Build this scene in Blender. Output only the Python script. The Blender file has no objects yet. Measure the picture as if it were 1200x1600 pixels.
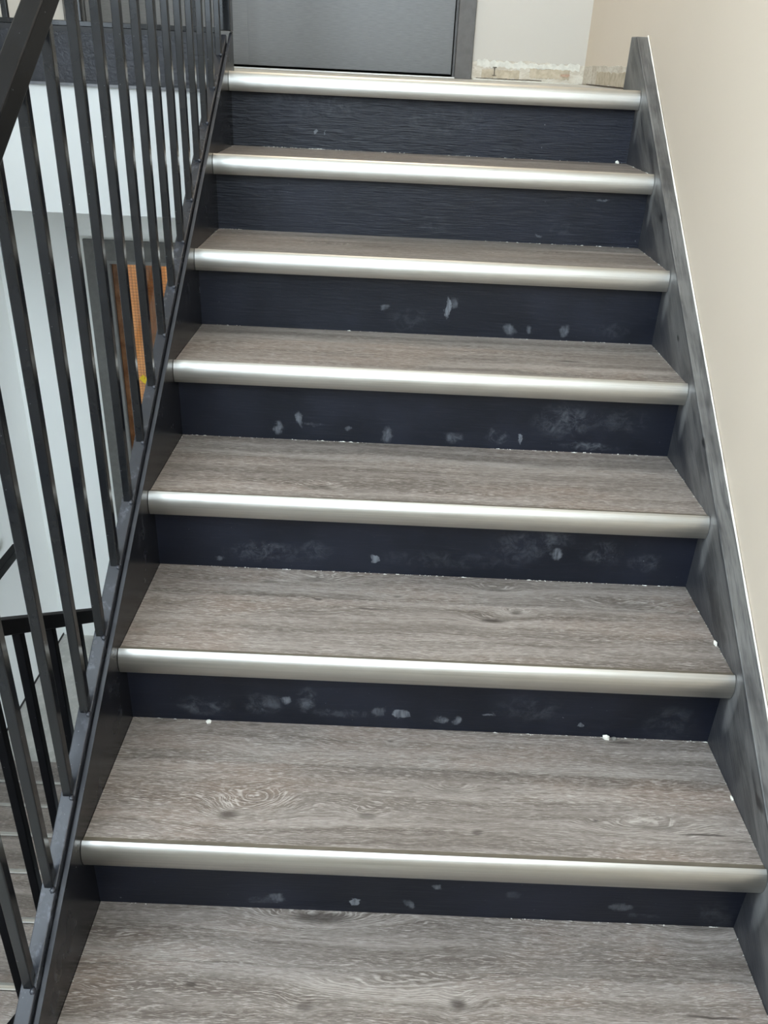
import bpy, bmesh, math, random
from mathutils import Vector, Matrix
sc = bpy.context.scene
COL = sc.collection

# ------------------------------------------------------------------ camera
cam_d = bpy.data.cameras.new('camera')
cam = bpy.data.objects.new('camera', cam_d); COL.objects.link(cam)
yaw, pitch, roll = -0.00755606, -0.49431361, 0.04847955
cy, sy = math.cos(yaw), math.sin(yaw); cp, sp = math.cos(pitch), math.sin(pitch)
fwd = Vector((-sy*cp, cy*cp, sp)); rgt = Vector((cy, sy, 0)); up = rgt.cross(fwd)
r2 = math.cos(roll)*rgt + math.sin(roll)*up; u2 = -math.sin(roll)*rgt + math.cos(roll)*up
M = Matrix((r2, u2, -fwd)).transposed().to_4x4(); M.translation = Vector((0.45179, -0.65146, 1.29983))
cam.matrix_world = M
cam_d.sensor_fit = 'VERTICAL'; cam_d.sensor_height = 24.0
cam_d.lens = 1300.195/1600*24.0; cam_d.clip_start = 0.02; cam_d.clip_end = 100
sc.camera = cam

# ------------------------------------------------------------------ light
w = bpy.data.worlds.new('sky'); sc.world = w; w.use_nodes = True
bg = w.node_tree.nodes['Background']
bg.inputs[0].default_value = (0.77, 0.895, 1.0, 1); bg.inputs[1].default_value = 9.0
WIN = (-0.78, 1.00, 1.40, 3.92)
WSD = (-1.40, 0.00, 0.75, 3.50)          # side window on the left: y0, y1, z0, z1
#
WLO = (0.75, 2.10, -1.25, -0.32)           # unseen window added in the right wall to brighten the lower walls: y0, y1, z0, z1
YF, YB, XL, XR, ZC = -1.60, 2.84, -1.160, 1.138, 4.0
ZL, ZM, ZU = -1.39, -0.36, 1.26          # lower, intermediate, upper landing
def area(name, loc, rot, sx, sy_, energy, col, portal=False):
    l = bpy.data.lights.new(name, 'AREA'); l.shape = 'RECTANGLE'; l.size = sx; l.size_y = sy_
    l.energy = energy; l.color = col; l.cycles.is_portal = portal
    o = bpy.data.objects.new(name, l); COL.objects.link(o); o.location = loc; o.rotation_euler = rot
    return o
area('window_daylight', ((WIN[0]+WIN[1])/2, YF-0.02, (WIN[2]+WIN[3])/2), (math.radians(90), 0, math.pi), WIN[1]-WIN[0], WIN[3]-WIN[2], 1, (1, 1, 1), True)
area('side_daylight', (XL-0.02, (WSD[0]+WSD[1])/2, (WSD[2]+WSD[3])/2), (math.radians(90), 0, math.radians(-90)), WSD[1]-WSD[0], WSD[3]-WSD[2], 1, (1, 1, 1), True)
area('lower_fill_daylight', (XR+0.02, (WLO[0]+WLO[1])/2, (WLO[2]+WLO[3])/2), (math.radians(90), 0, math.radians(90)), WLO[1]-WLO[0], WLO[3]-WLO[2], 1, (1, 1, 1), True)
area('ceiling_lamp', (0.3, 2.2, ZC-0.06), (0, 0, 0), 1.2, 0.6, 16, (1.0, 0.86, 0.68))
area('corridor_lamp', (-0.3, 3.35, 0.86), (0, 0, 0), 0.5, 0.3, 9, (1.0, 0.9, 0.75))
sc.view_settings.view_transform = 'Standard'; sc.view_settings.look = 'None'
sc.view_settings.gamma = 1.0; sc.view_settings.use_curve_mapping = False
sc.view_settings.exposure = 0.27
sc.cycles.use_denoising = True
sc.cycles.max_bounces = 10; sc.cycles.diffuse_bounces = 6
sc.cycles.caustics_reflective = False; sc.cycles.caustics_refractive = False

# ------------------------------------------------------------------ helpers
def lin(c):
    return tuple(((v/255)/12.92 if v/255 <= 0.04045 else ((v/255+0.055)/1.055)**2.4) for v in c) + (1,)

class NB:
    """tiny node builder"""
    def __init__(s, name):
        s.m = bpy.data.materials.new(name); s.m.use_nodes = True
        s.t = s.m.node_tree; s.t.nodes.clear()
        s.out = s.t.nodes.new('ShaderNodeOutputMaterial')
        s.p = s.t.nodes.new('ShaderNodeBsdfPrincipled'); s.t.links.new(s.p.outputs[0], s.out.inputs[0])
    def put(s, sock, v):
        if hasattr(v, 'is_output'): s.t.links.new(v, sock)
        else:
            if isinstance(v, tuple) and len(v) == 3 and sock.type == 'RGBA': v = v+(1,)
            sock.default_value = v
    def n(s, typ, **k):
        nd = s.t.nodes.new(typ)
        for a, v in k.items(): setattr(nd, a, v)
        return nd
    def obj(s): return s.n('ShaderNodeTexCoord').outputs['Object']
    def sep(s, v):
        nd = s.n('ShaderNodeSeparateXYZ'); s.put(nd.inputs[0], v); return nd.outputs
    def comb(s, x, y, z=0.0):
        nd = s.n('ShaderNodeCombineXYZ')
        for i, v in enumerate((x, y, z)): s.put(nd.inputs[i], v)
        return nd.outputs[0]
    def f(s, op, a, b=0.0, c=0.0, clamp=False):
        nd = s.n('ShaderNodeMath', operation=op, use_clamp=clamp)
        for i, v in enumerate((a, b, c)): s.put(nd.inputs[i], v)
        return nd.outputs[0]
    def add(s, a, b): return s.f('ADD', a, b)
    def mul(s, a, b): return s.f('MULTIPLY', a, b)
    def noise(s, vec, scale=1.0, detail=2.0, rough=0.5, dist=0.0):
        nd = s.n('ShaderNodeTexNoise'); s.put(nd.inputs['Vector'], vec)
        nd.inputs['Scale'].default_value = scale; nd.inputs['Detail'].default_value = detail
        nd.inputs['Roughness'].default_value = rough; nd.inputs['Distortion'].default_value = dist
        return nd.outputs[0]
    def vmul(s, v, k):
        nd = s.n('ShaderNodeVectorMath', operation='MULTIPLY'); s.put(nd.inputs[0], v); nd.inputs[1].default_value = k
        return nd.outputs[0]
    def step(s, v, lo, hi, a=0.0, b=1.0):
        nd = s.n('ShaderNodeMapRange', interpolation_type='SMOOTHSTEP'); s.put(nd.inputs[0], v)
        for i, q in enumerate((lo, hi, a, b)): nd.inputs[i+1].default_value = q
        return nd.outputs[0]
    def mix(s, fac, a, b, mode='MIX'):
        nd = s.n('ShaderNodeMix', data_type='RGBA', blend_type=mode)
        s.put(nd.inputs[0], fac); s.put(nd.inputs[6], a); s.put(nd.inputs[7], b); return nd.outputs[2]
    def bump(s, h, strength=0.3, dist=0.002):
        nd = s.n('ShaderNodeBump'); nd.inputs['Strength'].default_value = strength
        nd.inputs['Distance'].default_value = dist; s.put(nd.inputs['Height'], h); s.put(s.p.inputs['Normal'], nd.outputs[0])
    def fin(s, base=None, rough=None, metal=None, spec=None, **k):
        for nm, v in (('Base Color', base), ('Roughness', rough), ('Metallic', metal), ('Specular IOR Level', spec)):
            if v is not None: s.put(s.p.inputs[nm], v)
        for nm, v in k.items(): s.put(s.p.inputs[nm.replace('_', ' ')], v)
        return s.m
    def blob(s, X, Y, cx, cy_, rx, ry, sharp=False):
        dx = s.mul(s.f('SUBTRACT', X, cx), 1/rx); dy = s.mul(s.f('SUBTRACT', Y, cy_), 1/ry)
        d = s.add(s.mul(dx, dx), s.mul(dy, dy))
        return s.step(d, 0.6 if sharp else 0.0, 1.1 if sharp else 1.0, 1.0, 0.0)

def paint_wall(name, c1, c2, rough=0.6):
    b = NB(name); o = b.obj()
    n1 = b.noise(o, 1.3, 3, 0.5); n2 = b.noise(o, 420, 2, 0.6)
    b.bump(n2, 0.12, 0.0008)
    return b.fin(b.mix(b.step(n1, 0.3, 0.7), lin(c1), lin(c2)), rough, spec=0.3)

def steel_black(name, base=(21, 22, 24), chip=(56, 58, 62), rough=0.14, amt=0.14, spec=0.32, bmp=0.08):
    b = NB(name); o = b.obj()
    n1 = b.noise(o, 9, 4, 0.6); n2 = b.noise(b.vmul(o, (60, 60, 14)), 1, 4, 0.65); n3 = b.noise(o, 300, 3, 0.6)
    wear = b.mul(b.step(n2, 0.52, 0.72), b.step(n1, 0.42, 0.66))
    c = b.mix(b.step(n1, 0.35, 0.7), lin(base), lin(tuple(v+6 for v in base)))
    c = b.mix(b.mul(wear, amt), c, lin(chip))
    fl = b.step(b.noise(o, 160, 2, 0.5), 0.74, 0.78)
    c = b.mix(b.mul(fl, 0.5), c, lin((150, 155, 160)))
    b.bump(b.add(b.mul(n3, 0.3), b.mul(n2, 0.5)), bmp, 0.001)
    return b.fin(c, b.step(n1, 0.2, 0.8, rough-0.03, rough+0.05), spec=spec)

def wood(name, knots, seed, tone=0.0):
    """limed grey-brown oak; knots: (x, y, radius, stretch, darkness, ring weight) in metres"""
    b = NB(name); o = b.obj(); X, Y, Z = b.sep(o)
    sx = b.add(X, seed*3.71); sy_ = b.add(Y, seed*1.37)
    warp = b.f('SUBTRACT', b.noise(b.comb(b.mul(sx, 3.0), b.mul(sy_, 11.0), seed), 1, 3, 0.55), 0.5)
    warp2 = b.f('SUBTRACT', b.noise(b.comb(b.mul(sx, 14.0), b.mul(sy_, 40.0), seed), 1, 2, 0.5), 0.5)
    flow = b.add(sy_, b.add(b.mul(warp, 0.045), b.mul(warp2, 0.007)))
    phi = flow; dark = 0.0; ringw = 0.0
    for (kx, ky, r, st, dk, rw) in knots:
        dx = b.mul(b.f('SUBTRACT', X, kx), 1/st); dy = b.add(b.f('SUBTRACT', Y, ky), b.mul(warp2, 0.012))
        d = b.f('SQRT', b.add(b.mul(dx, dx), b.mul(dy, dy)))
        if rw > 0:
            wgt = b.mul(b.step(d, 0.0, r*2.4, 1.0, 0.0), rw)
            phi = b.add(phi, b.mul(wgt, r*1.9)); ringw = b.f('MAXIMUM', ringw, wgt)
        if dk > 0:
            dark = b.f('MAXIMUM', dark, b.mul(b.step(b.add(d, b.mul(warp2, r*1.2)), r*0.15, r*0.85, 1.0, 0.0), dk))
    phi2 = b.add(flow, b.mul(b.f('SUBTRACT', phi, flow), 0.5))
    coarse = b.noise(b.comb(b.mul(sx, 1.1), b.mul(phi, 30.0), seed), 1, 4, 0.6)
    mid = b.noise(b.comb(b.mul(sx, 5.0), b.mul(phi, 170.0), seed+3), 1, 5, 0.7)
    fine = b.noise(b.comb(b.mul(sx, 50.0), b.mul(phi2, 900.0), seed+7), 1, 3, 0.65)
    pore = b.noise(b.comb(b.mul(sx, 62.0), b.mul(phi2, 1050.0), seed+11), 1, 2, 0.6)
    pore2 = b.noise(b.comb(b.mul(sx, 26.0), b.mul(phi, 760.0), seed+17), 1, 3, 0.65)
    patch = b.noise(b.comb(b.mul(sx, 3.0), b.mul(sy_, 9.0), seed+5), 1, 4, 0.6)
    c = b.mix(b.step(coarse, 0.32, 0.68), lin((92, 84, 78)), lin((141, 133, 127)))
    c = b.mix(b.mul(b.step(patch, 0.46, 0.70), 0.50), c, lin((126, 108, 96)))
    c = b.mix(b.mul(b.step(mid, 0.48, 0.68), 0.66), c, lin((80, 71, 64)))
    c = b.mix(b.mul(b.step(fine, 0.50, 0.68), 0.60), c, lin((78, 70, 64)))
    pw = b.mul(b.step(pore, 0.52, 0.66), b.step(patch, 0.28, 0.60, 0.30, 0.85))
    c = b.mix(pw, c, lin((176, 169, 162)))
    c = b.mix(b.mul(b.step(pore2, 0.60, 0.68), 0.65), c, lin((176, 170, 163)))
    ring = b.mul(b.step(b.f('SINE', b.mul(phi, 1500.0)), 0.45, 0.98), b.step(pore, 0.30, 0.50))
    c = b.mix(b.mul(b.mul(ring, b.step(ringw, 0.10, 0.45)), 0.5), c, lin((182, 175, 167)))
    c = b.mix(b.mul(dark, b.step(fine, 0.25, 0.6, 0.65, 1.0)), c, lin((46, 39, 35)))
    if tone: c = b.mix(abs(tone), c, lin((92, 84, 78)) if tone < 0 else lin((150, 142, 134)))
    b.bump(b.add(fine, b.mul(pore, 0.7)), 0.25, 0.0006)
    return b.fin(c, b.step(fine, 0.3, 0.7, 0.42, 0.58), spec=0.4)

def riser_mat(name, smudges, brush, seed):
    """navy black brushed paint with chalky scuffs at (x, z, rx, rz, strength)"""
    b = NB(name); o = b.obj(); X, Y, Z = b.sep(o)
    v = b.comb(b.add(X, seed*2.3), Z, seed)
    brushn = b.noise(b.comb(b.mul(X, 14.0), b.mul(Z, 260.0), seed), 1, 4, 0.6)
    lump = b.noise(b.comb(b.mul(X, 16), b.mul(Z, 60), seed), 1, 3, 0.6, 0.6)
    big = b.noise(v, 5, 3, 0.55); fleck = b.noise(v, 140, 2, 0.5); fib = b.noise(b.comb(b.mul(X, 130.0), b.mul(Z, 30.0), seed), 1, 3, 0.65)
    c = b.mix(b.step(big, 0.35, 0.7), lin((15, 18, 27)), lin((24, 27, 38)))
    c = b.mix(b.mul(b.step(brushn, 0.55, 0.75), 0.15+0.45*brush), c, lin((52, 56, 66)))
    wx = b.add(X, b.mul(b.f('SUBTRACT', b.noise(v, 45, 3, 0.6), 0.5), 0.030))
    wz = b.add(Z, b.mul(b.f('SUBTRACT', b.noise(b.comb(X, Z, seed+9), 45, 3, 0.6), 0.5), 0.026))
    cloud = b.noise(v, 42, 5, 0.7, 0.6)
    for (sx_, sz, rx, rz, st) in smudges:
        m = b.mul(b.blob(wx, wz, sx_, sz, rx, rz, st > 0.5), b.step(fib, 0.30, 0.66, 0.35, 1.0)) if rx < 0.025 else b.mul(b.blob(wx, wz, sx_, sz, rx, rz), b.mul(b.step(cloud, 0.40, 0.72), 0.75))
        c = b.mix(b.mul(m, st*0.8), c, lin((140, 145, 152)))
    # dusty lower edge and specks
    z0 = b.f('FRACT', b.mul(Z, 1.0))
    sp_ = b.mul(b.step(fleck, 0.745, 0.765), b.step(big, 0.42, 0.6))
    c = b.mix(b.mul(sp_, 0.28), c, lin((170, 174, 178)))
    b.bump(b.add(b.mul(brushn, 0.5+brush), b.mul(lump, 0.5+brush*1.6)), 0.35+0.35*brush, 0.002)
    return b.fin(c, b.step(big, 0.3, 0.7, 0.36, 0.5), spec=0.33)

def aluminium(name):
    b = NB(name); o = b.obj(); X, Y, Z = b.sep(o)
    n1 = b.noise(b.comb(b.mul(X, 2.5), b.mul(Y, 300), b.mul(Z, 500)), 1, 3, 0.6)
    n2 = b.noise(o, 11, 3, 0.6); n3 = b.noise(b.vmul(o, (60, 200, 200)), 1, 2, 0.5)
    c = b.mix(b.step(n1, 0.3, 0.7), lin((180, 178, 172)), lin((194, 191, 185)))
    c = b.mix(b.mul(b.step(n3, 0.72, 0.78), b.mul(b.step(n2, 0.55, 0.68), 0.3)), c, lin((150, 150, 150)))
    b.bump(n1, 0.05, 0.0005)
    return b.fin(c, b.step(n2, 0.3, 0.75, 0.35, 0.40), 1.0)

def plain(name, c, rough=0.5, metal=0.0, var=8, scale=20, spec=0.4):
    b = NB(name); o = b.obj(); n = b.noise(o, scale, 3, 0.6)
    b.bump(b.noise(o, scale*12, 2, 0.6), 0.1, 0.001)
    return b.fin(b.mix(b.step(n, 0.3, 0.7), lin(tuple(max(0, v-var) for v in c)), lin(tuple(min(255, v+var) for v in c))), rough, metal, spec)

# mesh helpers (world coordinates; parts are stored relative to their thing's base)
BASE = {}
def thing(name, label, cat, loc, group=None):
    o = bpy.data.objects.new(name, None); COL.objects.link(o); o.location = loc; o.empty_display_size = 0.1
    o['label'] = label; o['category'] = cat
    if group: o['group'] = group
    BASE[o] = Vector(loc); return o
def tag(o, label, cat, group=None):
    o['label'] = label; o['category'] = cat
    if group: o['group'] = group
    return o
def link(name, me, mat, parent=None, loc=None):
    o = bpy.data.objects.new(name, me); COL.objects.link(o)
    if mat and not me.materials: me.materials.append(mat)
    base = Vector(loc) if loc is not None else (BASE[parent] if parent else Vector((0, 0, 0)))
    if parent:
        o.parent = parent; o.location = base-BASE[parent]
    else: o.location = base
    BASE[o] = base; return o
def bm_obj(name, bm, mat, parent=None, loc=None, smooth=False, kind=None):
    base = Vector(loc) if loc is not None else (BASE[parent] if parent else Vector((0, 0, 0)))
    bmesh.ops.translate(bm, verts=bm.verts, vec=-base)
    bmesh.ops.recalc_face_normals(bm, faces=bm.faces)
    me = bpy.data.meshes.new(name); bm.to_mesh(me); bm.free()
    if smooth:
        for p_ in me.polygons: p_.use_smooth = True
    o = link(name, me, mat, parent, loc)
    if kind: o['kind'] = kind
    return o
def add_box(bm, x0, x1, y0, y1, z0, z1, bev=0.0, mat3=None):
    vs = [bm.verts.new((x, y, z)) for x in (x0, x1) for y in (y0, y1) for z in (z0, z1)]
    fs = [(0, 1, 3, 2), (4, 6, 7, 5), (0, 4, 5, 1), (2, 3, 7, 6), (0, 2, 6, 4), (1, 5, 7, 3)]
    fc = [bm.faces.new([vs[i] for i in q]) for q in fs]
    if mat3 is not None: bmesh.ops.transform(bm, matrix=mat3, verts=vs)
    if bev > 0:
        es = list({e for f_ in fc for e in f_.edges})
        bmesh.ops.bevel(bm, geom=es, offset=bev, segments=2, affect='EDGES', profile=0.5)
def box(name, x0, x1, y0, y1, z0, z1, mat, parent=None, bev=0.0, kind=None, loc=None):
    bm = bmesh.new(); add_box(bm, x0, x1, y0, y1, z0, z1, bev)
    return bm_obj(name, bm, mat, parent, loc, kind=kind)
def add_prism(bm, prof, a0, a1, axis='x', bev=0.0):
    """extrude a closed (u, v) profile; axis x: (y, z) profile, axis y: (x, z)"""
    def P(u, v, a): return (a, u, v) if axis == 'x' else (u, a, v)
    A = [bm.verts.new(P(u, v, a0)) for u, v in prof]; B = [bm.verts.new(P(u, v, a1)) for u, v in prof]
    n = len(prof); fc = [bm.faces.new(A), bm.faces.new(B[::-1])]
    for i in range(n): fc.append(bm.faces.new((A[i], B[i], B[(i+1) % n], A[(i+1) % n])))
    if bev > 0:
        es = list({e for f_ in fc for e in f_.edges})
        bmesh.ops.bevel(bm, geom=es, offset=bev, segments=2, affect='EDGES', profile=0.5)
def prism(name, prof, a0, a1, mat, parent=None, axis='x', bev=0.0, kind=None, loc=None):
    bm = bmesh.new(); add_prism(bm, prof, a0, a1, axis, bev)
    return bm_obj(name, bm, mat, parent, loc, kind=kind)
def struct(o): o['kind'] = 'structure'; return o

# ------------------------------------------------------------------ materials
M_cream = paint_wall('warm_cream_wall_paint', (203, 190, 173), (208, 195, 179))
M_white = paint_wall('white_wall_paint', (189, 184, 175), (194, 189, 181))
M_greyw = paint_wall('grey_white_wall_paint', (226, 226, 221), (230, 230, 226))
M_ceil = paint_wall('ceiling_paint', (232, 232, 228), (236, 236, 232))
M_steel = steel_black('black_steel_paint')
M_rail = steel_black('black_handrail_paint', (12, 12, 13), (44, 46, 50), 0.38, 0.2, 0.10)
M_plate = steel_black('black_stringer_paint', (34, 36, 42), (110, 114, 124), 0.24, 0.5, 0.5, 0.2)
M_shaded = steel_black('shaded_black_steel', (11, 11, 13), (24, 25, 28), 0.6, 0.1, 0.05)  # near-black steel, the lower railing's shade is put into the colour
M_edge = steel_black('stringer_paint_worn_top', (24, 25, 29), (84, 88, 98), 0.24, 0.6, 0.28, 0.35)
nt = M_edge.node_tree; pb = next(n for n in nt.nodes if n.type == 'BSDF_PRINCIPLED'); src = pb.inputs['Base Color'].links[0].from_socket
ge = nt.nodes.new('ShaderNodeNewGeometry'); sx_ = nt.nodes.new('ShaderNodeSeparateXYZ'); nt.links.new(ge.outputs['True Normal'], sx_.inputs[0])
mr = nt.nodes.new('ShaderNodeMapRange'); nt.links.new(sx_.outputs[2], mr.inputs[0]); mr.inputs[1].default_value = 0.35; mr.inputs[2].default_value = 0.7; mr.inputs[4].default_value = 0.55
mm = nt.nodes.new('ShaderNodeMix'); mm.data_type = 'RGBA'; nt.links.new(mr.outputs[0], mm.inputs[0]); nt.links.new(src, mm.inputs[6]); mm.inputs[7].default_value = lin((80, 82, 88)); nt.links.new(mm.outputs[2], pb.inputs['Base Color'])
M_alu = aluminium('brushed_aluminium_nosing')
M_door = None

# ------------------------------------------------------------------ setting
R, T, W, O = 0.18, 0.26484, 1.1031, 0.0273
def side_wall(name, x0, x1, wn, mat):
    bm = bmesh.new()
    for y0_, y1_, z0_, z1_ in ((YF, wn[0], ZL-0.2, ZC), (wn[0], wn[1], ZL-0.2, wn[2]), (wn[0], wn[1], wn[3], ZC), (wn[1], YB+0.12, ZL-0.2, ZC)):
        add_box(bm, x0, x1, y0_, y1_, z0_, z1_)
    bmesh.ops.remove_doubles(bm, verts=bm.verts, dist=1e-5)
    return struct(bm_obj(name, bm, mat))
wr = side_wall('wall_right', XR, XR+0.12, WLO, M_cream)
struct(box('ceiling', XL-0.12, XR+0.12, YF-0.12, YB+0.12, ZC, ZC+0.12, M_ceil))
def wall_holes(name, x0, x1, z0, z1, y0, y1, holes, mat):
    xs = sorted({x0, x1, *[h[0] for h in holes], *[h[1] for h in holes]})
    zs = sorted({z0, z1, *[h[2] for h in holes], *[h[3] for h in holes]})
    bm = bmesh.new()
    for i in range(len(xs)-1):
        for j in range(len(zs)-1):
            cx, cz = (xs[i]+xs[i+1])/2, (zs[j]+zs[j+1])/2
            if any(h[0] < cx < h[1] and h[2] < cz < h[3] for h in holes): continue
            add_box(bm, xs[i], xs[i+1], y0, y1, zs[j], zs[j+1])
    bmesh.ops.remove_doubles(bm, verts=bm.verts, dist=1e-5)
    seen = {}
    for f_ in list(bm.faces):                       # drop the doubled inner faces
        k = tuple(sorted(v.index for v in f_.verts)); seen.setdefault(k, []).append(f_)
    bm.verts.index_update()
    seen = {}
    for f_ in list(bm.faces): seen.setdefault(tuple(sorted(v.index for v in f_.verts)), []).append(f_)
    dead = [f_ for v in seen.values() if len(v) > 1 for f_ in v]
    if dead: bmesh.ops.delete(bm, geom=dead, context='FACES')
    return struct(bm_obj(name, bm, mat))
wl = side_wall('wall_left', XL-0.12, XL, WSD, M_greyw)
D1 = (-0.765, 0.722, ZU, 3.36)       # upper double door incl. frame
D2 = (-0.80, 0.22, ZL, 0.62)         # lower wired glass door incl. frame
M_low = paint_wall('lower_wall_lightened', (230, 231, 228), (234, 235, 232))  # same wall paint lightened, extra light on the lower wall put into the colour
wb = wall_holes('wall_back', XL, XR, 0.95, ZC, YB, YB+0.12, [D1], M_white)
wall_holes('wall_back', XL, XR, ZL-0.2, 0.95, YB, YB+0.12, [D2], M_low)
wf = wall_holes('wall_front', XL-0.12, XR+0.12, ZL-0.2, ZC, YF-0.12, YF, [WIN], M_white)
# window behind the camera
b_ = bmesh.new(); fw = 0.05
add_box(b_, WIN[0], WIN[1], YF-0.09, YF-0.03, WIN[2], WIN[2]+fw); add_box(b_, WIN[0], WIN[1], YF-0.09, YF-0.03, WIN[3]-fw, WIN[3])
for xx in (WIN[0], WIN[1]-fw, -0.29): add_box(b_, xx, xx+fw, YF-0.088, YF-0.032, WIN[2], WIN[3])
struct(bm_obj('window_1', b_, plain('window_frame_paint', (70, 70, 72), 0.4)))

b_ = bmesh.new()
for zz in (WSD[2], WSD[3]-fw): add_box(b_, XL-0.09, XL-0.03, WSD[0], WSD[1], zz, zz+fw)
for yy in (WSD[0], (WSD[0]+WSD[1])/2, WSD[1]-fw): add_box(b_, XL-0.088, XL-0.032, yy, yy+fw, WSD[2], WSD[3])
struct(bm_obj('window_2', b_, plain('side_window_frame_paint', (70, 70, 72), 0.4)))
b_ = bmesh.new()
for zz in (WLO[2], WLO[3]-fw): add_box(b_, XR+0.03, XR+0.09, WLO[0], WLO[1], zz, zz+fw)
for yy in (WLO[0], (WLO[0]+WLO[1])/2, WLO[1]-fw): add_box(b_, XR+0.032, XR+0.088, yy, yy+fw, WLO[2], WLO[3])
struct(bm_obj('fill_window', b_, plain('fill_window_frame_paint', (70, 70, 72), 0.4)))  # frame of the unseen window added for light on the lower walls
M_conc = NB('dusty_concrete_floor')
o_ = M_conc.obj(); n1 = M_conc.noise(o_, 6, 5, 0.65); n2 = M_conc.noise(o_, 45, 4, 0.65)
c_ = M_conc.mix(M_conc.step(n1, 0.3, 0.7), lin((164, 162, 156)), lin((192, 190, 184)))
c_ = M_conc.mix(M_conc.mul(M_conc.step(n2, 0.55, 0.7), 0.5), c_, lin((210, 208, 202)))
M_conc.bump(n2, 0.2, 0.002); M_conc = M_conc.fin(c_, 0.75)
fl_low = struct(box('floor', XL, XR, YF, YB+1.2, ZL-0.15, ZL, M_conc))                       # lower landing
struct(box('floor', XL, XR, YF, -T+0.01, ZM-0.15, ZM, M_conc))                        # intermediate landing
fl = struct(box('floor', XL, XR, 1.905, YB+0.12, 0.90, ZU, M_conc))                   # upper landing slab
struct(box('floor_joint_left', XL, XL+0.004, 1.70, YB, ZL, ZL+0.010, plain('dark_floor_joint', (46, 44, 42), 0.8)))  # thin dark strip for the joint line between wall and floor
# steel fascia and plastered bulkhead along the open edge of the upper landing
M_fasc = NB('lumpy_black_fascia_paint'); o_ = M_fasc.obj(); n1 = M_fasc.noise(o_, 100, 4, 0.65, 0.5); n2 = M_fasc.noise(o_, 8, 3)
c_ = M_fasc.mix(M_fasc.step(n2, 0.35, 0.7), lin((22, 23, 28)), lin((32, 33, 39))); M_fasc.bump(n1, 0.5, 0.004); M_fasc = M_fasc.fin(c_, 0.30, spec=0.3)
tr1 = struct(box('trim_1', XL, -0.04, 1.880, 1.893, 1.216, 1.338, M_fasc))
box('gap_shade_strip', XL, -0.04, 1.893, 1.930, 1.262, 1.3505, plain('gap_shade_black', (16, 16, 18), 0.5), tr1)  # dark strip standing in for the shade in the gap under the bar
box('lower_flange', XL, -0.04, 1.874, 1.905, 1.209, 1.216, plain('flange_grey_paint', (92, 93, 96), 0.4), tr1)
struct(box('trim_2', XL, -0.04, 1.885, 1.905, 0.876, 1.209, paint_wall('bulkhead_white_paint', (188, 190, 189), (192, 194, 193))))

# ------------------------------------------------------------------ upper staircase
KN = {0: [(0.383, 0.276, .016, 5, .75, .9), (0.188, 0.150, .006, 2, .8, 0), (0.37, 0.123, .012, 2, .6, .6), (1.04, 0.287, .012, 6, .5, .9), (0.614, 0.136, .014, 1.6, .85, .6), (1.02, 0.131, .003, 25, .9, 0), (.5, .15, .02, 5, 0, .8)],
      1: [(0.056, 0.285, .02, 2.5, .45, .9), (0.231, 0.285, .008, 3, .6, .5), (0.494, 0.256, .006, 2, .7, .5), (0.221, 0.069, .017, 1.8, .8, .5), (0.262, 0.097, .022, 2.2, 0, .95), (0.457, 0.077, .012, 2, .6, .7), (0.639, 0.051, .008, 2, .7, .4), (0.844, 0.088, .007, 1.7, .8, .4), (0.95, 0.079, .014, 5, .35, .95), (1.02, 0.066, .0028, 30, .9, 0), (0.933, 0.279, .007, 8, .75, .3), (0.602, 0.142, .012, 3, .3, .7)],
      2: [(0.325, 0.256, .014, 4, .5, .95), (0.332, 0.266, .004, 2, .9, 0), (0.232, 0.243, .010, 3, .5, .5), (0.2, 0.172, .003, 25, .8, 0), (0.34, 0.185, .007, 1.5, .8, .5), (0.446, 0.16, .004, 12, .85, .4), (0.496, 0.208, .008, 2, .6, .6), (0.706, 0.248, .012, 4, .5, .95), (0.682, 0.139, .013, 3.2, .9, .7), (0.731, 0.169, .012, 2, .8, .8), (0.96, 0.214, .014, 5, .35, .95), (0.80, 0.106, .0025, 22, .8, 0), (0.05, .15, .012, 3, .45, .4)],
      3: [(0.214, 0.081, .007, 2, .8, .4), (0.332, 0.055, .018, 3, .5, .6), (.8, .2, .015, 6, .2, .6)],
      4: [(0.871, 0.126, .012, 5, .6, .6), (0.368, 0.131, .008, 2, .55, .4)],
      5: [(0.294, 0.143, .016, 3.5, .1, .95), (0.734, 0.12, .016, 3.5, .1, .95), (0.865, 0.15, .016, 3.5, .1, .95)],
      6: [(.6, .1, .016, 4, .2, .8)], -1: []}
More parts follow.
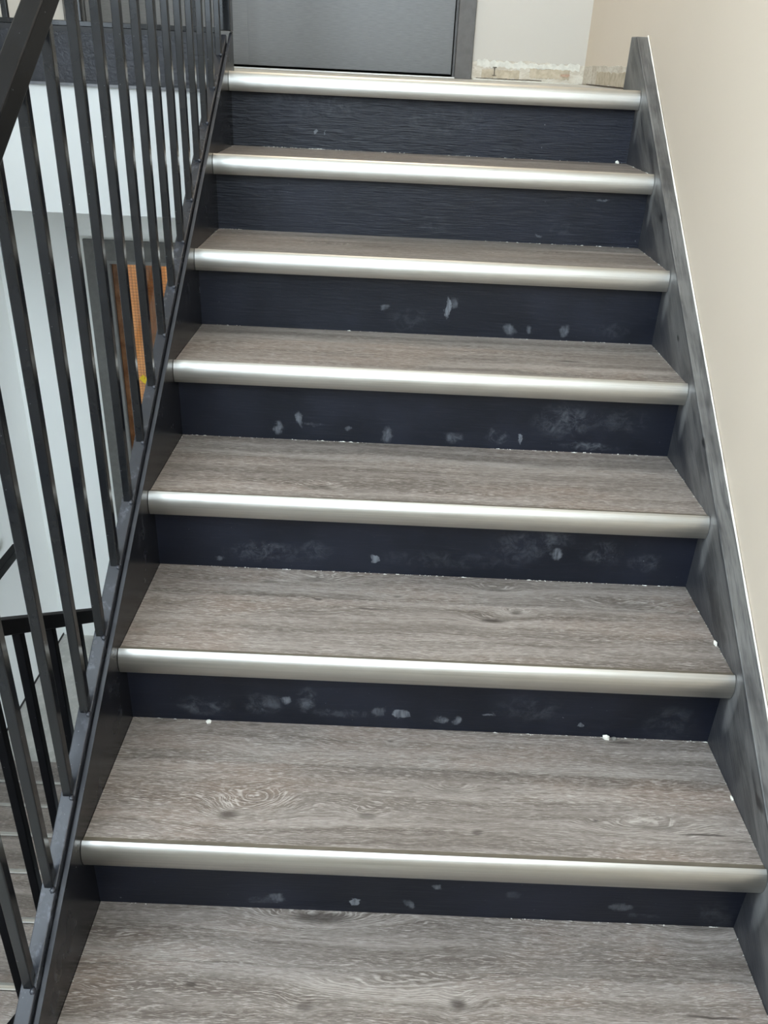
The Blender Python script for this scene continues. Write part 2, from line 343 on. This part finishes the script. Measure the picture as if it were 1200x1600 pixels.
SM = {1: [(0.276, 0.020, .030, .010, .35), (0.304, 0.030, .014, .012, .4), (0.443, 0.026, .010, .009, .7), (0.534, 0.027, .010, .012, .35), (0.58, 0.071, .012, .009, .5), (0.708, 0.06, .016, .012, .15), (0.899, 0.040, .022, .012, .32), (0.936, 0.019, .04, .006, .2), (1.06, .03, .05, .04, .15)],
      2: [(0.14, 0.035, .06, .030, .32), (0.249, 0.045, .05, .03, .30), (0.334, 0.060, .025, .04, .40), (0.292, 0.055, .01, .012, .5), (0.51, 0.036, .014, .013, .6), (0.467, 0.038, .014, .016, .3), (0.59, 0.025, .016, .010, .45), (0.62, 0.026, .012, .012, .5), (0.677, 0.042, .016, .004, .45), (0.856, 0.025, .006, .006, .6), (0.40, 0.03, .09, .012, .25), (.75, .06, .08, .04, .16), (1.02, .04, .06, .05, .16)],
      3: [(0.216, 0.040, .10, .03, .25), (0.322, 0.045, .04, .03, .22), (0.448, 0.034, .008, .013, .7), (0.822, 0.065, .014, .016, .5), (0.754, 0.080, .08, .05, .2), (0.914, 0.071, .05, .035, .3), (1.01, 0.053, .04, .03, .25), (0.817, 0.105, .05, .03, .28), (0.128, 0.02, .015, .008, .35), (.6, .04, .2, .025, .12)],
      4: [(0.218, 0.027, .013, .020, .5), (0.266, 0.050, .008, .022, .45), (.30, .04, .03, .006, .3), (0.377, 0.032, .010, .008, .4), (0.464, 0.022, .014, .022, .4), (0.612, 0.022, .030, .016, .38), (0.709, 0.029, .032, .020, .42), (0.764, 0.027, .007, .014, .65), (0.855, 0.075, .08, .05, .32), (.98, .08, .08, .04, .15), (.92, .014, .08, .012, .4)],
      5: [(0.446, 0.062, .014, .008, .35), (0.597, 0.069, .008, .028, .62), (.61, .08, .013, .016, .35), (0.75, 0.020, .017, .017, .45), (0.799, 0.023, .009, .011, .38), (0.886, 0.022, .012, .018, .45), (0.506, 0.033, .06, .035, .14), (1.0, .03, .05, .02, .15)],
      6: [(0.836, 0.017, .012, .005, .35), (0.988, 0.115, .018, .005, .45), (0.566, 0.036, .05, .03, .12), (.9, .04, .05, .02, .12)],
      7: [(0.233, 0.045, .006, .004, .55), (0.26, 0.042, .003, .003, .6), (.23, .12, .16, .06, .16), (.6, .08, .2, .06, .10)], 0: []}
st = thing('staircase', 'black-painted staircase with grey wood-look treads and bright aluminium nosings rising to the grey door', 'staircase', (0, 0, 0))
# nosing section, (y, z) from the tread edge line
NOSE = [(0.0105, -0.0005), (0.0012, -0.0005), (0.0006, 0.0040), (0.0000, 0.0042)]
M_lip = plain('lip_dark_reflection', (92, 85, 74), 0.32, 0.0, 6, 12)  # aluminium lip coloured dark brown, its reflection of the riser painted in
A0, A1 = 20, 131; sA, cA = math.sin(math.radians(A0)), math.cos(math.radians(A0))
for k in range(1, 15):
    a = k/14; th = math.radians(A0+(A1-A0)*a)             # an arc from leaning back to just undercut
    NOSE.append((-0.0127*(math.sin(th)-sA)/(1-sA), 0.0042-0.0472*(cA-math.cos(th))/(cA-math.cos(math.radians(A1)))))
NOSE += [(-0.002, -0.0430), (0.003, -0.034), (0.008, -0.006), (0.0100, -0.004), (0.0105, -0.004)]
rnd = random.Random(4)
tone = {1: 0.06, 5: 0.10}
for i in range(-1, 8):
    y, z = i*T, i*R
    if i < 7:
        wm = wood('limed_oak_tread', [(kx, ky+y, r, s_, d, rw) for kx, ky, r, s_, d, rw in KN[i]], i+2.3, -0.22 if i in (5, 6) else 0)
        wm2 = wood('limed_oak_tread_back', [(kx, ky+y, r, s_, d, rw) for kx, ky, r, s_, d, rw in KN[i] if ky > 0.17], i+21.7, tone.get(i, 0))
        box('tread_plank', 0.0004, W-0.0004, y+0.0108, y+0.1898, z-0.012, z, wm, st, bev=0.0006)
        box('tread_plank', 0.0004, W-0.0004, y+0.1901, y+T+O, z-0.012, z-0.0002, wm2, st, bev=0.0006)
    nb = bmesh.new(); nn = 1
    add_prism(nb, [(y+a, z+b2) for a, b2 in NOSE], 0.0008, W-0.001)
    box('nosing_lip', 0.0008, W-0.001, y+0.0014, y+0.0103, z-0.0004, z+0.0012, M_lip, st)
    no = bm_obj('nosing', nb, M_alu, st)
    for p_ in no.data.polygons:
        if len(p_.vertices) == 4: p_.use_smooth = True
    es = no.data.edges
    if hasattr(no.data, 'set_sharp_from_angle'): no.data.set_sharp_from_angle(angle=math.radians(28))
    if i >= 0:
        rm = riser_mat('navy_black_riser_paint', [(a, b2+z-R, c2, d, e) for a, b2, c2, d, e in SM[i]], {7: 1.0, 6: 0.35, 5: 0.12}.get(i, 0.05), i*1.7)
        box('riser', 0.0, W, y+O, y+O+0.012, z-R-0.012, z-0.005, rm, st)
# left steel stringer plate, groove and lower rail
def slope(y): return y*R/T
y0, y1 = -0.60, 1.940
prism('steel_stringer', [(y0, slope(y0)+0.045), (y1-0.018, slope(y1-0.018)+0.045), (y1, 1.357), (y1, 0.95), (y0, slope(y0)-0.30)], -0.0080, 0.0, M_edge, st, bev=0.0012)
# right wooden stringer
Ms = NB('faded_black_wood_paint'); o_ = Ms.obj(); X_, Y_, Z_ = Ms.sep(o_)
along = Ms.add(Ms.mul(Y_, 0.827), Ms.mul(Z_, 0.562)); acr = Ms.f('SUBTRACT', Ms.mul(Z_, 0.827), Ms.mul(Y_, 0.562))
vv = Ms.comb(Ms.mul(along, 5), Ms.mul(acr, 34), Ms.mul(X_, 34))
g1 = Ms.noise(vv, 1, 4, 0.6, 0.8); g2 = Ms.noise(Ms.comb(Ms.mul(along, 16), Ms.mul(acr, 300), Ms.mul(X_, 300)), 1, 3, 0.6); g3 = Ms.noise(o_, 9, 3, 0.6)
c_ = Ms.mix(Ms.step(g1, 0.28, 0.68), lin((44, 44, 46)), lin((100, 99, 97)))
c_ = Ms.mix(Ms.mul(Ms.step(g3, 0.42, 0.7), 0.6), c_, lin((106, 105, 104)))
c_ = Ms.mix(Ms.mul(Ms.step(g2, 0.46, 0.70), 0.55), c_, lin((50, 51, 54)))
# darker low on the board, towards the corners of tread and riser
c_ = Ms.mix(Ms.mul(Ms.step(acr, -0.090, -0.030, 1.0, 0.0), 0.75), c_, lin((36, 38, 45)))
for q in range(0, 8):                               # worn pale streak beside each nosing end
    c_ = Ms.mix(Ms.mul(Ms.blob(Y_, Ms.add(Z_, Ms.mul(Ms.f('SUBTRACT', g3, 0.5), 0.05)), q*0.26484-0.016, q*0.18-0.05, 0.020, 0.085), 0.32), c_, lin((150, 150, 149)))
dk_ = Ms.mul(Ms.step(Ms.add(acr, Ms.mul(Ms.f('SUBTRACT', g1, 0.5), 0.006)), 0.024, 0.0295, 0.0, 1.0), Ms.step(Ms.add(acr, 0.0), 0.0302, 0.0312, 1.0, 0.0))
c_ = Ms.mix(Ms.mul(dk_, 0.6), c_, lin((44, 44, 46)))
for ky, kz, kr in ((1.466, 0.996, .013), (0.905, 0.655, .012), (0.341, 0.250, .013), (.15, .08, .012), (1.18, .79, .008)):
    m_ = Ms.blob(Ms.add(Y_, Ms.mul(Ms.f('SUBTRACT', g1, 0.5), 0.02)), Ms.add(Z_, Ms.mul(Ms.f('SUBTRACT', g3, 0.5), 0.03)), ky, kz, kr*1.6, kr)
    c_ = Ms.mix(Ms.mul(Ms.mul(m_, Ms.step(X_, W+0.001, W+0.003, 1.0, 0.0)), 0.85), c_, lin((22, 22, 24)))
Ms.bump(Ms.add(Ms.mul(g1, 0.6), g2), 0.4, 0.0015); M_str = Ms.fin(c_, 0.42, spec=0.45)
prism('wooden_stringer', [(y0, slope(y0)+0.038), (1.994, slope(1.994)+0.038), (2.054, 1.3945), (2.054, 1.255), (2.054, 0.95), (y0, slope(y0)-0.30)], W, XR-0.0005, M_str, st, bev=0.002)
cb = bmesh.new(); rc = random.Random(7); prev = None
N = 90
rings = []
for k in range(N+1):
    yy = y0+(1.998-y0)*k/N; zz = slope(yy)+0.038; r = 0.0011+0.0009*rc.random()
    rings.append([cb.verts.new((XR-0.0030+ r*math.cos(a)*1.2, yy-0.562*r*math.sin(a), zz+0.827*r*math.sin(a)+0.0005)) for a in (math.pi*q/5-0.5 for q in range(7))])
for k in range(N):
    for q in range(6): cb.faces.new((rings[k][q], rings[k][q+1], rings[k+1][q+1], rings[k+1][q]))
struct(bm_obj('trim_3', cb, plain('white_caulk', (228, 224, 214), 0.5), smooth=True))
# fine plaster and caulk flecks stuck along the joints
fb = bmesh.new(); rf = random.Random(11)
def fleck(x, y, z, s, sx=1.0):
    ang = rf.random()*6.28
    pts = [Vector((math.cos(ang+q*2.1+rf.random()*.7)*s*sx, math.sin(ang+q*2.1)*s*0.6, 0)) for q in range(3)]
    vs = [fb.verts.new(Vector((x, y, z))+p_) for p_ in pts]; tp = fb.verts.new((x, y, z+s*0.9))
    fb.faces.new(vs)
    for q in range(3): fb.faces.new((vs[q], vs[(q+1) % 3], tp))
dens = {1: [(0.03, 0.08, 5), (.7, 1.08, 30)], 2: [(0, .15, 6), (.65, 1.1, 45)], 3: [(0.08, .42, 45), (.35, 1.09, 90)], 4: [(0, .42, 60), (.7, 1.1, 50)], 5: [(0.02, .1, 10), (.3, 1.08, 35)], 6: [(0, .06, 20), (.7, 1.1, 40)], 7: [(0.08, .3, 55), (.3, 1.0, 40)]}
for i, segs in dens.items():
    for a, b2, n_ in segs:
        for q in range(n_):
            x = a+(b2-a)*rf.random(); s = 0.0008+0.0016*rf.random()**2
            fleck(x, i*T+O-0.001-0.003*rf.random()**2, (i-1)*R-0.0004, s, 1.0+2.5*(rf.random() < 0.25))
for i in range(0, 7):
    for q in range(26):
        fleck(W-0.002*rf.random()-0.0005, i*T+0.03+0.25*rf.random(), i*R-0.0004, 0.0007+0.0014*rf.random()**2)
    for q in range(8):
        fleck(0.0015+0.001*rf.random(), i*T+0.03+0.25*rf.random(), i*R-0.0004, 0.0007+0.0014*rf.random()**2)
bm_obj('paint_flecks', fb, plain('white_plaster_flecks', (226, 224, 216), 0.7), st, kind='stuff')

# ------------------------------------------------------------------ main railing
rl = thing('stair_railing', 'black steel railing with square balusters along the left side of the main stairs', 'railing', (-0.02, 0.0, 0.062))
def bar_along(name, x0, x1, ya, yb, ztop, h, mat, parent, sl=R/T, bev=0.002, plumb=True):
    return prism(name, [(ya, ztop+ya*sl), (yb, ztop+yb*sl), (yb, ztop+yb*sl-h), (ya, ztop+ya*sl-h)], x0, x1, mat, parent, bev=bev)
bar_along('handrail', -0.034, -0.005, -0.75, 1.895, 0.954, 0.040, M_rail, rl, bev=0.0025)
bar_along('bottom_rail', -0.032, -0.0095, -0.60, 1.895, 0.061, 0.040, M_plate, rl, bev=0.0018)
bar_along('groove_dark_strip', -0.0093, -0.0081, -0.58, 1.89, 0.043, 0.03, M_shaded, st, bev=0)  # black strip added in the gap so the groove reads as dark shade
bw = 0.0076
def baluster_mesh(zb, zt, sl):
    bm = bmesh.new()
    vs = []
    for x, y in ((-bw, -bw), (bw, -bw), (bw, bw), (-bw, bw)):
        vs.append((bm.verts.new((x, y, zb+y*sl)), bm.verts.new((x, y, zt+y*sl))))
    bm.faces.new([v[0] for v in vs][::-1]); bm.faces.new([v[1] for v in vs])
    for q in range(4): bm.faces.new((vs[q][0], vs[(q+1) % 4][0], vs[(q+1) % 4][1], vs[q][1]))
    es = [e for e in bm.edges if abs(e.verts[0].co.z-e.verts[1].co.z) > 0.3]
    bmesh.ops.bevel(bm, geom=es, offset=0.0018, segments=2, affect='EDGES', profile=0.5)
    bmesh.ops.recalc_face_normals(bm, faces=bm.faces)
    me = bpy.data.meshes.new('baluster'); bm.to_mesh(me); bm.free(); return me
def weld_mesh(seed):
    bm = bmesh.new(); bmesh.ops.create_icosphere(bm, subdivisions=1, radius=0.0048)
    rr = random.Random(seed)
    for v in bm.verts: v.co = Vector((v.co.x*1.0, v.co.y*1.3, v.co.z*0.9))*(0.8+0.4*rr.random())
    me = bpy.data.meshes.new('weld_bead'); bm.to_mesh(me); bm.free()
    for p_ in me.polygons: p_.use_smooth = True
    return me
bal_me = baluster_mesh(-0.001, 0.856, R/T); weld_me = [weld_mesh(s) for s in range(3)]
for k in range(-5, 17):
    yb_ = 0.0683+0.10968*k+bw
    P = (-0.0205, yb_, slope(yb_)+0.061)
    b = link('baluster', bal_me, M_steel, rl, P)
    link('weld_bead', weld_me[k % 3], M_plate, b, (P[0]+0.0075, yb_-0.010, P[2]-0.0045))
# landing railing above
lr = thing('landing_railing', 'black steel railing with flat bottom bar along the edge of the upper landing', 'railing', (-0.02, 1.915, 1.357))
box('post', -0.038, 0.002, 1.896, 1.936, 1.357, 2.30, M_steel, lr, bev=0.002)
box('bottom_bar', XL, -0.038, 1.902, 1.930, 1.351, 1.364, M_steel, lr, bev=0.0015)
box('top_bar', XL, -0.038, 1.90, 1.932, 2.26, 2.30, M_rail, lr, bev=0.002)
lb = baluster_mesh(0, 0.895, 0)
for k in range(10):
    x_ = -0.097-0.0985*k-0.012*(k > 0)
    link('baluster', lb, M_steel, lr, (x_, 1.916, 1.3635))

# ------------------------------------------------------------------ lower flight, left
TL, XS, RL = 0.26484, -0.045, (ZM-ZL)/6
ls = thing('staircase', 'lower flight of grey plank treads with pale nosing strips, seen through the balusters', 'staircase', (-0.6, 1.72, ZL))
M_pale = aluminium('pale_aluminium_strip')
for k in range(1, 7):
    yk, zk = 1.678-TL*(k-1), ZL+RL*k
    wm = wood('lower_oak_tread', [(-0.5+0.13*((k*37) % 5), yk-0.1, .012, 3, .5, .5)], 40+k, 0.05)
    depth = TL+O if k < 6 else 0.62
    box('tread_plank', XL+0.012, XS, yk-0.190, yk-0.0085, zk-0.02, zk, wm, ls, bev=0.0006)
    box('tread_plank', XL+0.012, XS, yk-depth, yk-0.1903, zk-0.02, zk-0.0002, wm, ls, bev=0.0006)
    prism('nosing', [(yk-0.008, zk-0.004), (yk-0.008, zk+0.002), (yk-0.006, zk+0.0042), (yk, zk+0.0042), (yk+0.010, zk-0.003), (yk+0.012, zk-0.02), (yk+0.006, zk-0.040), (yk, zk-0.040), (yk-0.002, zk-0.006)], XL+0.012, XS, M_pale, ls)
    box('riser', XL+0.012, XS, yk-O-0.012, yk-O, zk-RL, zk-0.021, M_plate, ls)
box('landing_plank', XL+0.005, XS, 1.668, 1.808, ZL, ZL+0.003, wood('landing_oak_plank', [], 57, 0.0), fl_low, bev=0.0006)
box('landing_plank', XL+0.005, XS, 1.8084, 1.950, ZL, ZL+0.003, wood('landing_oak_plank', [], 58, -0.1), fl_low, bev=0.0006)
lsl = -RL/TL
def lz(y): return ZL+RL+(y-1.678)*lsl
prism('steel_stringer', [(0.37, lz(0.37)+0.04), (1.80, lz(1.80)+0.04), (1.80, ZL), (1.45, ZL), (0.37, lz(0.37)-0.28)], XS, XS+0.006, M_plate, ls)
prism('steel_stringer', [(0.37, lz(0.37)+0.04), (1.80, lz(1.80)+0.04), (1.80, ZL), (1.45, ZL), (0.37, lz(0.37)-0.28)], XL+0.0005, XL+0.012, M_plate, ls)
lw = thing('stair_railing', 'near-black railing with square balusters beside the lower flight, below the main railing', 'railing', (-0.125, 1.2, lz(1.2)+0.05))
prism('handrail', [(0.10, lz(0.10)+0.905), (1.80, lz(1.80)+0.905), (1.80, lz(1.80)+0.875), (0.10, lz(0.10)+0.875)], -0.142, -0.108, M_shaded, lw, bev=0.002)
prism('bottom_rail', [(0.10, lz(0.10)+0.085), (1.80, lz(1.80)+0.085), (1.80, lz(1.80)+0.045), (0.10, lz(0.10)+0.045)], -0.137, -0.113, M_shaded, lw, bev=0.002)
lbm = baluster_mesh(0, 0.792, lsl)
for k in range(14):
    yb_ = 0.212+0.1125*k
    link('baluster', lbm, M_shaded, lw, (-0.125, yb_, lz(yb_)+0.085))
box('post', -0.145, -0.105, 1.80, 1.84, ZL, lz(1.80)+0.93, M_shaded, lw, bev=0.002)
# wall handrail over the lower landing
wh = thing('wall_handrail', 'dark steel wall handrail ending above the lower landing on the left wall', 'handrail', (XL+0.05, 2.1, -0.61))
bmh = bmesh.new()
prof = [(2.39, -0.574), (2.39, -0.614), (1.83, -0.614), (0.60, -0.614+1.23*0.663), (0.60, -0.574+1.23*0.663), (1.83, -0.574)]
add_prism(bmh, prof, XL+0.055, XL+0.090, bev=0.003); bm_obj('rail', bmh, M_rail, wh)
for yy in (2.20, 1.45):
    zz = -0.60 if yy > 1.83 else -0.60+(1.83-yy)*0.663
    bmb = bmesh.new(); add_box(bmb, XL, XL+0.07, yy-0.01, yy+0.01, zz-0.03, zz-0.012, 0.002); add_box(bmb, XL, XL+0.006, yy-0.03, yy+0.03, zz-0.06, zz+0.02, 0.001)
    bm_obj('bracket', bmb, M_rail, wh)

# ------------------------------------------------------------------ upper double door
Md = NB('grey_door_paint'); o_ = Md.obj(); X_, Y_, Z_ = Md.sep(o_)
g1 = Md.noise(Md.comb(Md.mul(X_, 30), 0.0, Md.mul(Z_, 520)), 1, 3, 0.6); g2 = Md.noise(o_, 5, 3, 0.5)
c_ = Md.mix(Md.step(g1, 0.3, 0.7), lin((78, 77, 75)), lin((92, 91, 89))); Md.bump(g1, 0.12, 0.001)
M_door = Md.fin(c_, 0.34, spec=0.6)
M_frame = plain('grey_door_frame_paint', (88, 85, 82), 0.45, 0, 5, 30)
d1 = bmesh.new(); fy = YB-0.012
add_box(d1, D1[0], D1[0]+0.060, fy, YB+0.10, ZU, D1[3], 0.002); add_box(d1, D1[1]-0.062, D1[1], fy, YB+0.10, ZU, D1[3], 0.002)
add_box(d1, D1[0]+0.060, D1[1]-0.062, fy, YB+0.10, D1[3]-0.06, D1[3], 0.002)
do = struct(bm_obj('door_1', d1, M_frame))
xa, xb = D1[0]+0.060, D1[1]-0.062
for a, b2 in ((xa, xa+0.008), (xb-0.008, xb)): box('door_stop', a, b2, YB+0.020, YB+0.05, ZU, D1[3]-0.06, M_frame, do)
lf = box('door_leaf', -0.240, xb-0.012, YB+0.012, YB+0.052, ZU+0.012, D1[3]-0.064, M_door, do, bev=0.0015)
box('stile_strip', -0.240, -0.102, YB+0.0105, YB+0.0118, ZU+0.014, D1[3]-0.07, M_door, lf)
box('stile_strip', 0.502, xb-0.014, YB+0.0105, YB+0.0118, ZU+0.014, D1[3]-0.07, M_door, lf)
l2 = box('door_leaf', xa+0.012, -0.243, YB+0.014, YB+0.052, ZU+0.012, D1[3]-0.064, M_door, do, bev=0.0015)
box('threshold', xa, xb, YB-0.03, YB+0.10, ZU, ZU+0.005, M_alu, do, bev=0.001)
box('backing', xa, xb, YB+0.095, YB+0.105, ZU, D1[3]-0.06, plain('dark_gap', (18, 18, 18), 0.8), do)

# raw strip where the skirting board was pulled off, upper landing
def ragged(name, mat, parent, along, a0, a1, z0, z1, face, th, seed, amp, n=40, amp0=0.0):
    rr = random.Random(seed); bm = bmesh.new(); rows = []
    zt = z1; wk = 0.0
    for k in range(n+1):
        a = a0+(a1-a0)*k/n
        wk = 0.72*wk+0.55*(rr.random()-0.5); zt = z1+amp*wk
        zb = z0+amp0*(rr.random()-0.5)
        pts = []
        for z, d in ((zb, 0), (zb, th), (zt-0.001, th), (zt, th*0.3), (zt, 0)):
            pts.append(bm.verts.new((a, face-d, z) if along == 'x' else (face-d, a, z)))
        rows.append(pts)
    for k in range(n):
        for q in range(4): bm.faces.new((rows[k][q], rows[k][q+1], rows[k+1][q+1], rows[k+1][q]))
    bm.faces.new(rows[0]); bm.faces.new(rows[-1][::-1])
    return bm_obj(name, bm, mat, parent)
Mr = NB('raw_plaster'); o_ = Mr.obj(); n1 = Mr.noise(Mr.vmul(o_, (22, 22, 60)), 1, 5, 0.7, 1.0); n2 = Mr.noise(o_, 120, 3, 0.6); n3 = Mr.noise(o_, 14, 3)
c_ = Mr.mix(Mr.step(n1, 0.35, 0.65), lin((184, 175, 160)), lin((208, 202, 190)))
c_ = Mr.mix(Mr.mul(Mr.step(n3, 0.52, 0.7), 0.6), c_, lin((158, 142, 120))); c_ = Mr.mix(Mr.mul(Mr.step(n2, 0.66, 0.74), 0.5), c_, lin((110, 96, 82)))
Mr.bump(Mr.add(n1, Mr.mul(n2, 0.4)), 0.35, 0.004); M_raw = Mr.fin(c_, 0.85)
M_skim = plain('skim_plaster_patch', (208, 206, 197), 0.8, 0, 8, 60); M_paper = plain('torn_board_paper', (180, 168, 148), 0.9, 0, 12, 40); M_brk = plain('exposed_brick_patch', (178, 150, 130), 0.9, 0, 14, 60)
ragged('raw_plaster_strip', M_raw, wb, 'x', D1[1]+0.002, XR-0.001, 1.262, 1.322, YB, 0.003, 3, 0.012, 60, 0.003)
ragged('skim_patch', M_skim, wb, 'x', 0.74, 1.12, 1.303, 1.324, YB-0.003, 0.0006, 5, 0.016, 70, 0.008)
ragged('torn_paper', M_paper, wb, 'x', 0.938, 1.085, 1.274, 1.306, YB-0.003, 0.002, 8, 0.006, 40, 0.006)
ragged('torn_paper', M_paper, wb, 'x', 0.76, 0.90, 1.268, 1.296, YB-0.003, 0.0015, 18, 0.006, 40, 0.004)
ragged('skim_patch', M_skim, wb, 'x', 0.955, 1.02, 1.306, 1.318, YB-0.0035, 0.003, 28, 0.010, 22, 0.003)
ragged('brick_patch', M_brk, wb, 'x', 1.052, 1.085, 1.283, 1.292, YB-0.006, 0.002, 9, 0.006, 10, 0.006)
ragged('joint_gap', plain('dark_joint', (60, 52, 46), 0.9), wb, 'x', 0.74, 0.985, 1.2650, 1.2675, YB-0.002, 0.003, 12, 0.0012, 30)
ragged('plaster_rubble', M_skim, fl, 'x', D1[1]+0.004, XR-0.02, ZU-0.001, ZU+0.0035, YB-0.004, 0.03, 15, 0.004, 60)
ragged('raw_plaster_strip', M_raw, wr, 'y', 2.056, YB-0.004, 1.264, 1.322, XR, 0.0016, 21, 0.006, 80, 0.002)
ragged('torn_paper', M_paper, wr, 'y', 2.10, 2.60, 1.266, 1.304, XR-0.0016, 0.0008, 23, 0.008, 60, 0.004)
ragged('joint_gap', plain('dark_joint_right', (70, 58, 48), 0.9), wr, 'y', 2.10, 2.75, 1.2620, 1.2650, XR-0.002, 0.003, 32, 0.0012, 30)
mk = bmesh.new()
add_box(mk, 0.8055, 0.8085, YB-0.006, YB-0.003, 1.277, 1.303); add_box(mk, 0.799, 0.815, YB-0.006, YB-0.003, 1.302, 1.3045); add_box(mk, 0.799, 0.815, YB-0.006, YB-0.003, 1.2755, 1.278)
bm_obj('pencil_mark', mk, plain('pencil_dark', (96, 88, 78), 0.8), wb)

# ------------------------------------------------------------------ lower wired glass door
M_fr2 = plain('dark_grey_frame_paint', (92, 91, 88), 0.4, 0, 5, 30)
d2 = bmesh.new()
add_box(d2, D2[0], D2[0]+0.082, YB-0.012, YB+0.10, ZL, D2[3], 0.002); add_box(d2, D2[1]-0.08, D2[1], YB-0.012, YB+0.10, ZL, D2[3], 0.002)
add_box(d2, D2[0]+0.08, D2[1]-0.08, YB-0.012, YB+0.10, D2[3]-0.082, D2[3], 0.002)
dd = struct(bm_obj('door_2', d2, M_fr2))
bd = bmesh.new()
for x0, x1, z0, z1 in ((D2[0]+0.082, D2[0]+0.096, ZL, D2[3]-0.082), (D2[1]-0.096, D2[1]-0.08, ZL, D2[3]-0.082), (D2[0]+0.096, D2[1]-0.096, D2[3]-0.098, D2[3]-0.082)): add_box(bd, x0, x1, YB+0.002, YB+0.03, z0, z1, 0.001)
bm_obj('door_stop', bd, plain('mid_grey_stop_paint', (118, 117, 114), 0.4, 0, 4, 30), dd)
M_brown_d = plain('dark_brown_wood', (92, 58, 30), 0.25, 0, 14, 20)
gx0, gx1, gz0, gz1 = D2[0]+0.128, D2[1]-0.128, ZL+0.16, D2[3]-0.104
lf2 = bmesh.new(); ya, yb_ = YB+0.020, YB+0.058
add_box(lf2, D2[0]+0.098, gx0, ya, yb_, ZL+0.008, D2[3]-0.100, 0.003); add_box(lf2, gx1, D2[1]-0.098, ya, yb_, ZL+0.008, D2[3]-0.100, 0.003)
add_box(lf2, gx0, gx1, ya, yb_, ZL+0.008, gz0, 0.003)
leaf = bm_obj('door_leaf', lf2, M_brown_d, dd)
gl = NB('wired_glass'); gl.t.nodes.remove(gl.p)
tr_ = gl.n('ShaderNodeBsdfTransparent'); tr_.inputs[0].default_value = (0.93, 0.95, 0.93, 1); gs = gl.n('ShaderNodeBsdfGlossy'); gs.inputs[1].default_value = 0.03
fr = gl.n('ShaderNodeFresnel'); mx = gl.n('ShaderNodeMixShader')
gl.t.links.new(fr.outputs[0], mx.inputs[0]); gl.t.links.new(tr_.outputs[0], mx.inputs[1]); gl.t.links.new(gs.outputs[0], mx.inputs[2]); gl.t.links.new(mx.outputs[0], gl.out.inputs[0])
box('glass_pane', gx0, gx1, YB+0.030, YB+0.036, gz0, gz1, gl.m, leaf)
wm_ = bmesh.new(); x = gx0+0.006
while x < gx1: add_box(wm_, x, x+0.0011, YB+0.0325, YB+0.0335, gz0, gz1); x += 0.0127
z = gz0+0.006
while z < gz1: add_box(wm_, gx0, gx1, YB+0.0325, YB+0.0335, z, z+0.0011); z += 0.0127
bm_obj('wire_mesh', wm_, plain('wire', (58, 50, 40), 0.4, 0.5), leaf, kind='stuff')
bw_ = NB('brown_wood_panelling'); o_ = bw_.obj(); g = bw_.noise(bw_.vmul(o_, (30, 30, 2)), 1, 4, 0.6)
M_brown = bw_.fin(bw_.mix(bw_.step(g, 0.3, 0.7), lin((150, 96, 44)), lin((186, 126, 62))), 0.4)
cw = struct(box('wall_corridor', -1.5, 0.6, 3.62, 3.72, ZL, 0.90, M_brown))
box('dark_panel', -0.810, -0.720, 3.60, 3.62, ZL, 0.90, M_brown_d, cw); box('dark_panel', -1.20, -1.02, 3.60, 3.62, ZL, 0.90, M_brown_d, cw)
struct(box('ceiling', -1.5, 0.6, YB+0.12, 3.72, 0.90, 1.0, M_ceil))
struct(box('wall_corridor', -1.52, -1.5, YB+0.12, 3.72, ZL, 0.90, M_brown)); struct(box('wall_corridor', 0.6, 0.62, YB+0.12, 3.72, ZL, 0.90, M_brown))
tp = bmesh.new(); add_box(tp, -0.034, 0.034, -0.0005, 0.0005, -0.014, 0.014, 0, Matrix.Translation((-0.603, YB+0.0290, 0.006)) @ Matrix.Rotation(math.radians(42), 4, 'Y'))
Mt = NB('yellow_tape'); o_ = Mt.obj(); n1 = Mt.noise(o_, 90, 3, 0.6); M_tape = Mt.fin(Mt.mix(Mt.mul(Mt.step(n1, 0.56, 0.62), 0.7), lin((214, 184, 40)), lin((70, 62, 24))), 0.4)
tag(bm_obj('warning_tape', tp, M_tape, None, (-0.603, YB+0.029, 0.006)), 'small strip of yellow tape stuck on the wired glass of the lower door', 'tape')

# ------------------------------------------------------------------ larger crumbs
M_crumb = plain('white_plaster_crumb', (228, 226, 216), 0.8, 0, 8, 200)
def crumb(x, y, z, s, label, mat=M_crumb, sq=(1, 1, 0.8), seed=0):
    bm = bmesh.new(); bmesh.ops.create_icosphere(bm, subdivisions=1, radius=1.0); rr = random.Random(seed)
    for v in bm.verts: v.co = Vector((v.co.x*sq[0], v.co.y*sq[1], max(v.co.z*sq[2], -0.35)))*s*(0.75+0.5*rr.random())
    zm = min(v.co.z for v in bm.verts)
    bmesh.ops.translate(bm, verts=bm.verts, vec=(x, y, z-zm-0.0002))
    tag(bm_obj('plaster_crumb', bm, mat, None, (x, y, z)), label, 'crumb', 'plaster crumbs on the treads')
crumb(0.146, 1*T+O+T-0.006, R, 0.0055, 'round white crumb at the left foot of the second riser from the bottom', seed=1)
crumb(0.905, 2*T+O-0.006, R, 0.0075, 'largest white plaster crumb at the right foot of the second riser from the bottom', sq=(1, .6, 1.3), seed=2)
crumb(0.921, 2*T+O-0.006, R, 0.0055, 'grey crumb just right of the largest white plaster crumb', plain('grey_crumb', (120, 118, 112), 0.8), seed=3)
crumb(W-0.004, 1*T+0.150, R, 0.0050, 'white crumb on the right edge of the second tread from the bottom', sq=(.5, 1.3, .9), seed=4)
crumb(W-0.004, 2*T+0.095, 2*R, 0.0055, 'white crumb on the right edge of the third tread from the bottom', sq=(.5, 1.4, .9), seed=5)
crumb(1.075, 7*T+O-0.008, 6*R, 0.0065, 'white blob in the right corner under the topmost nosing', seed=6)
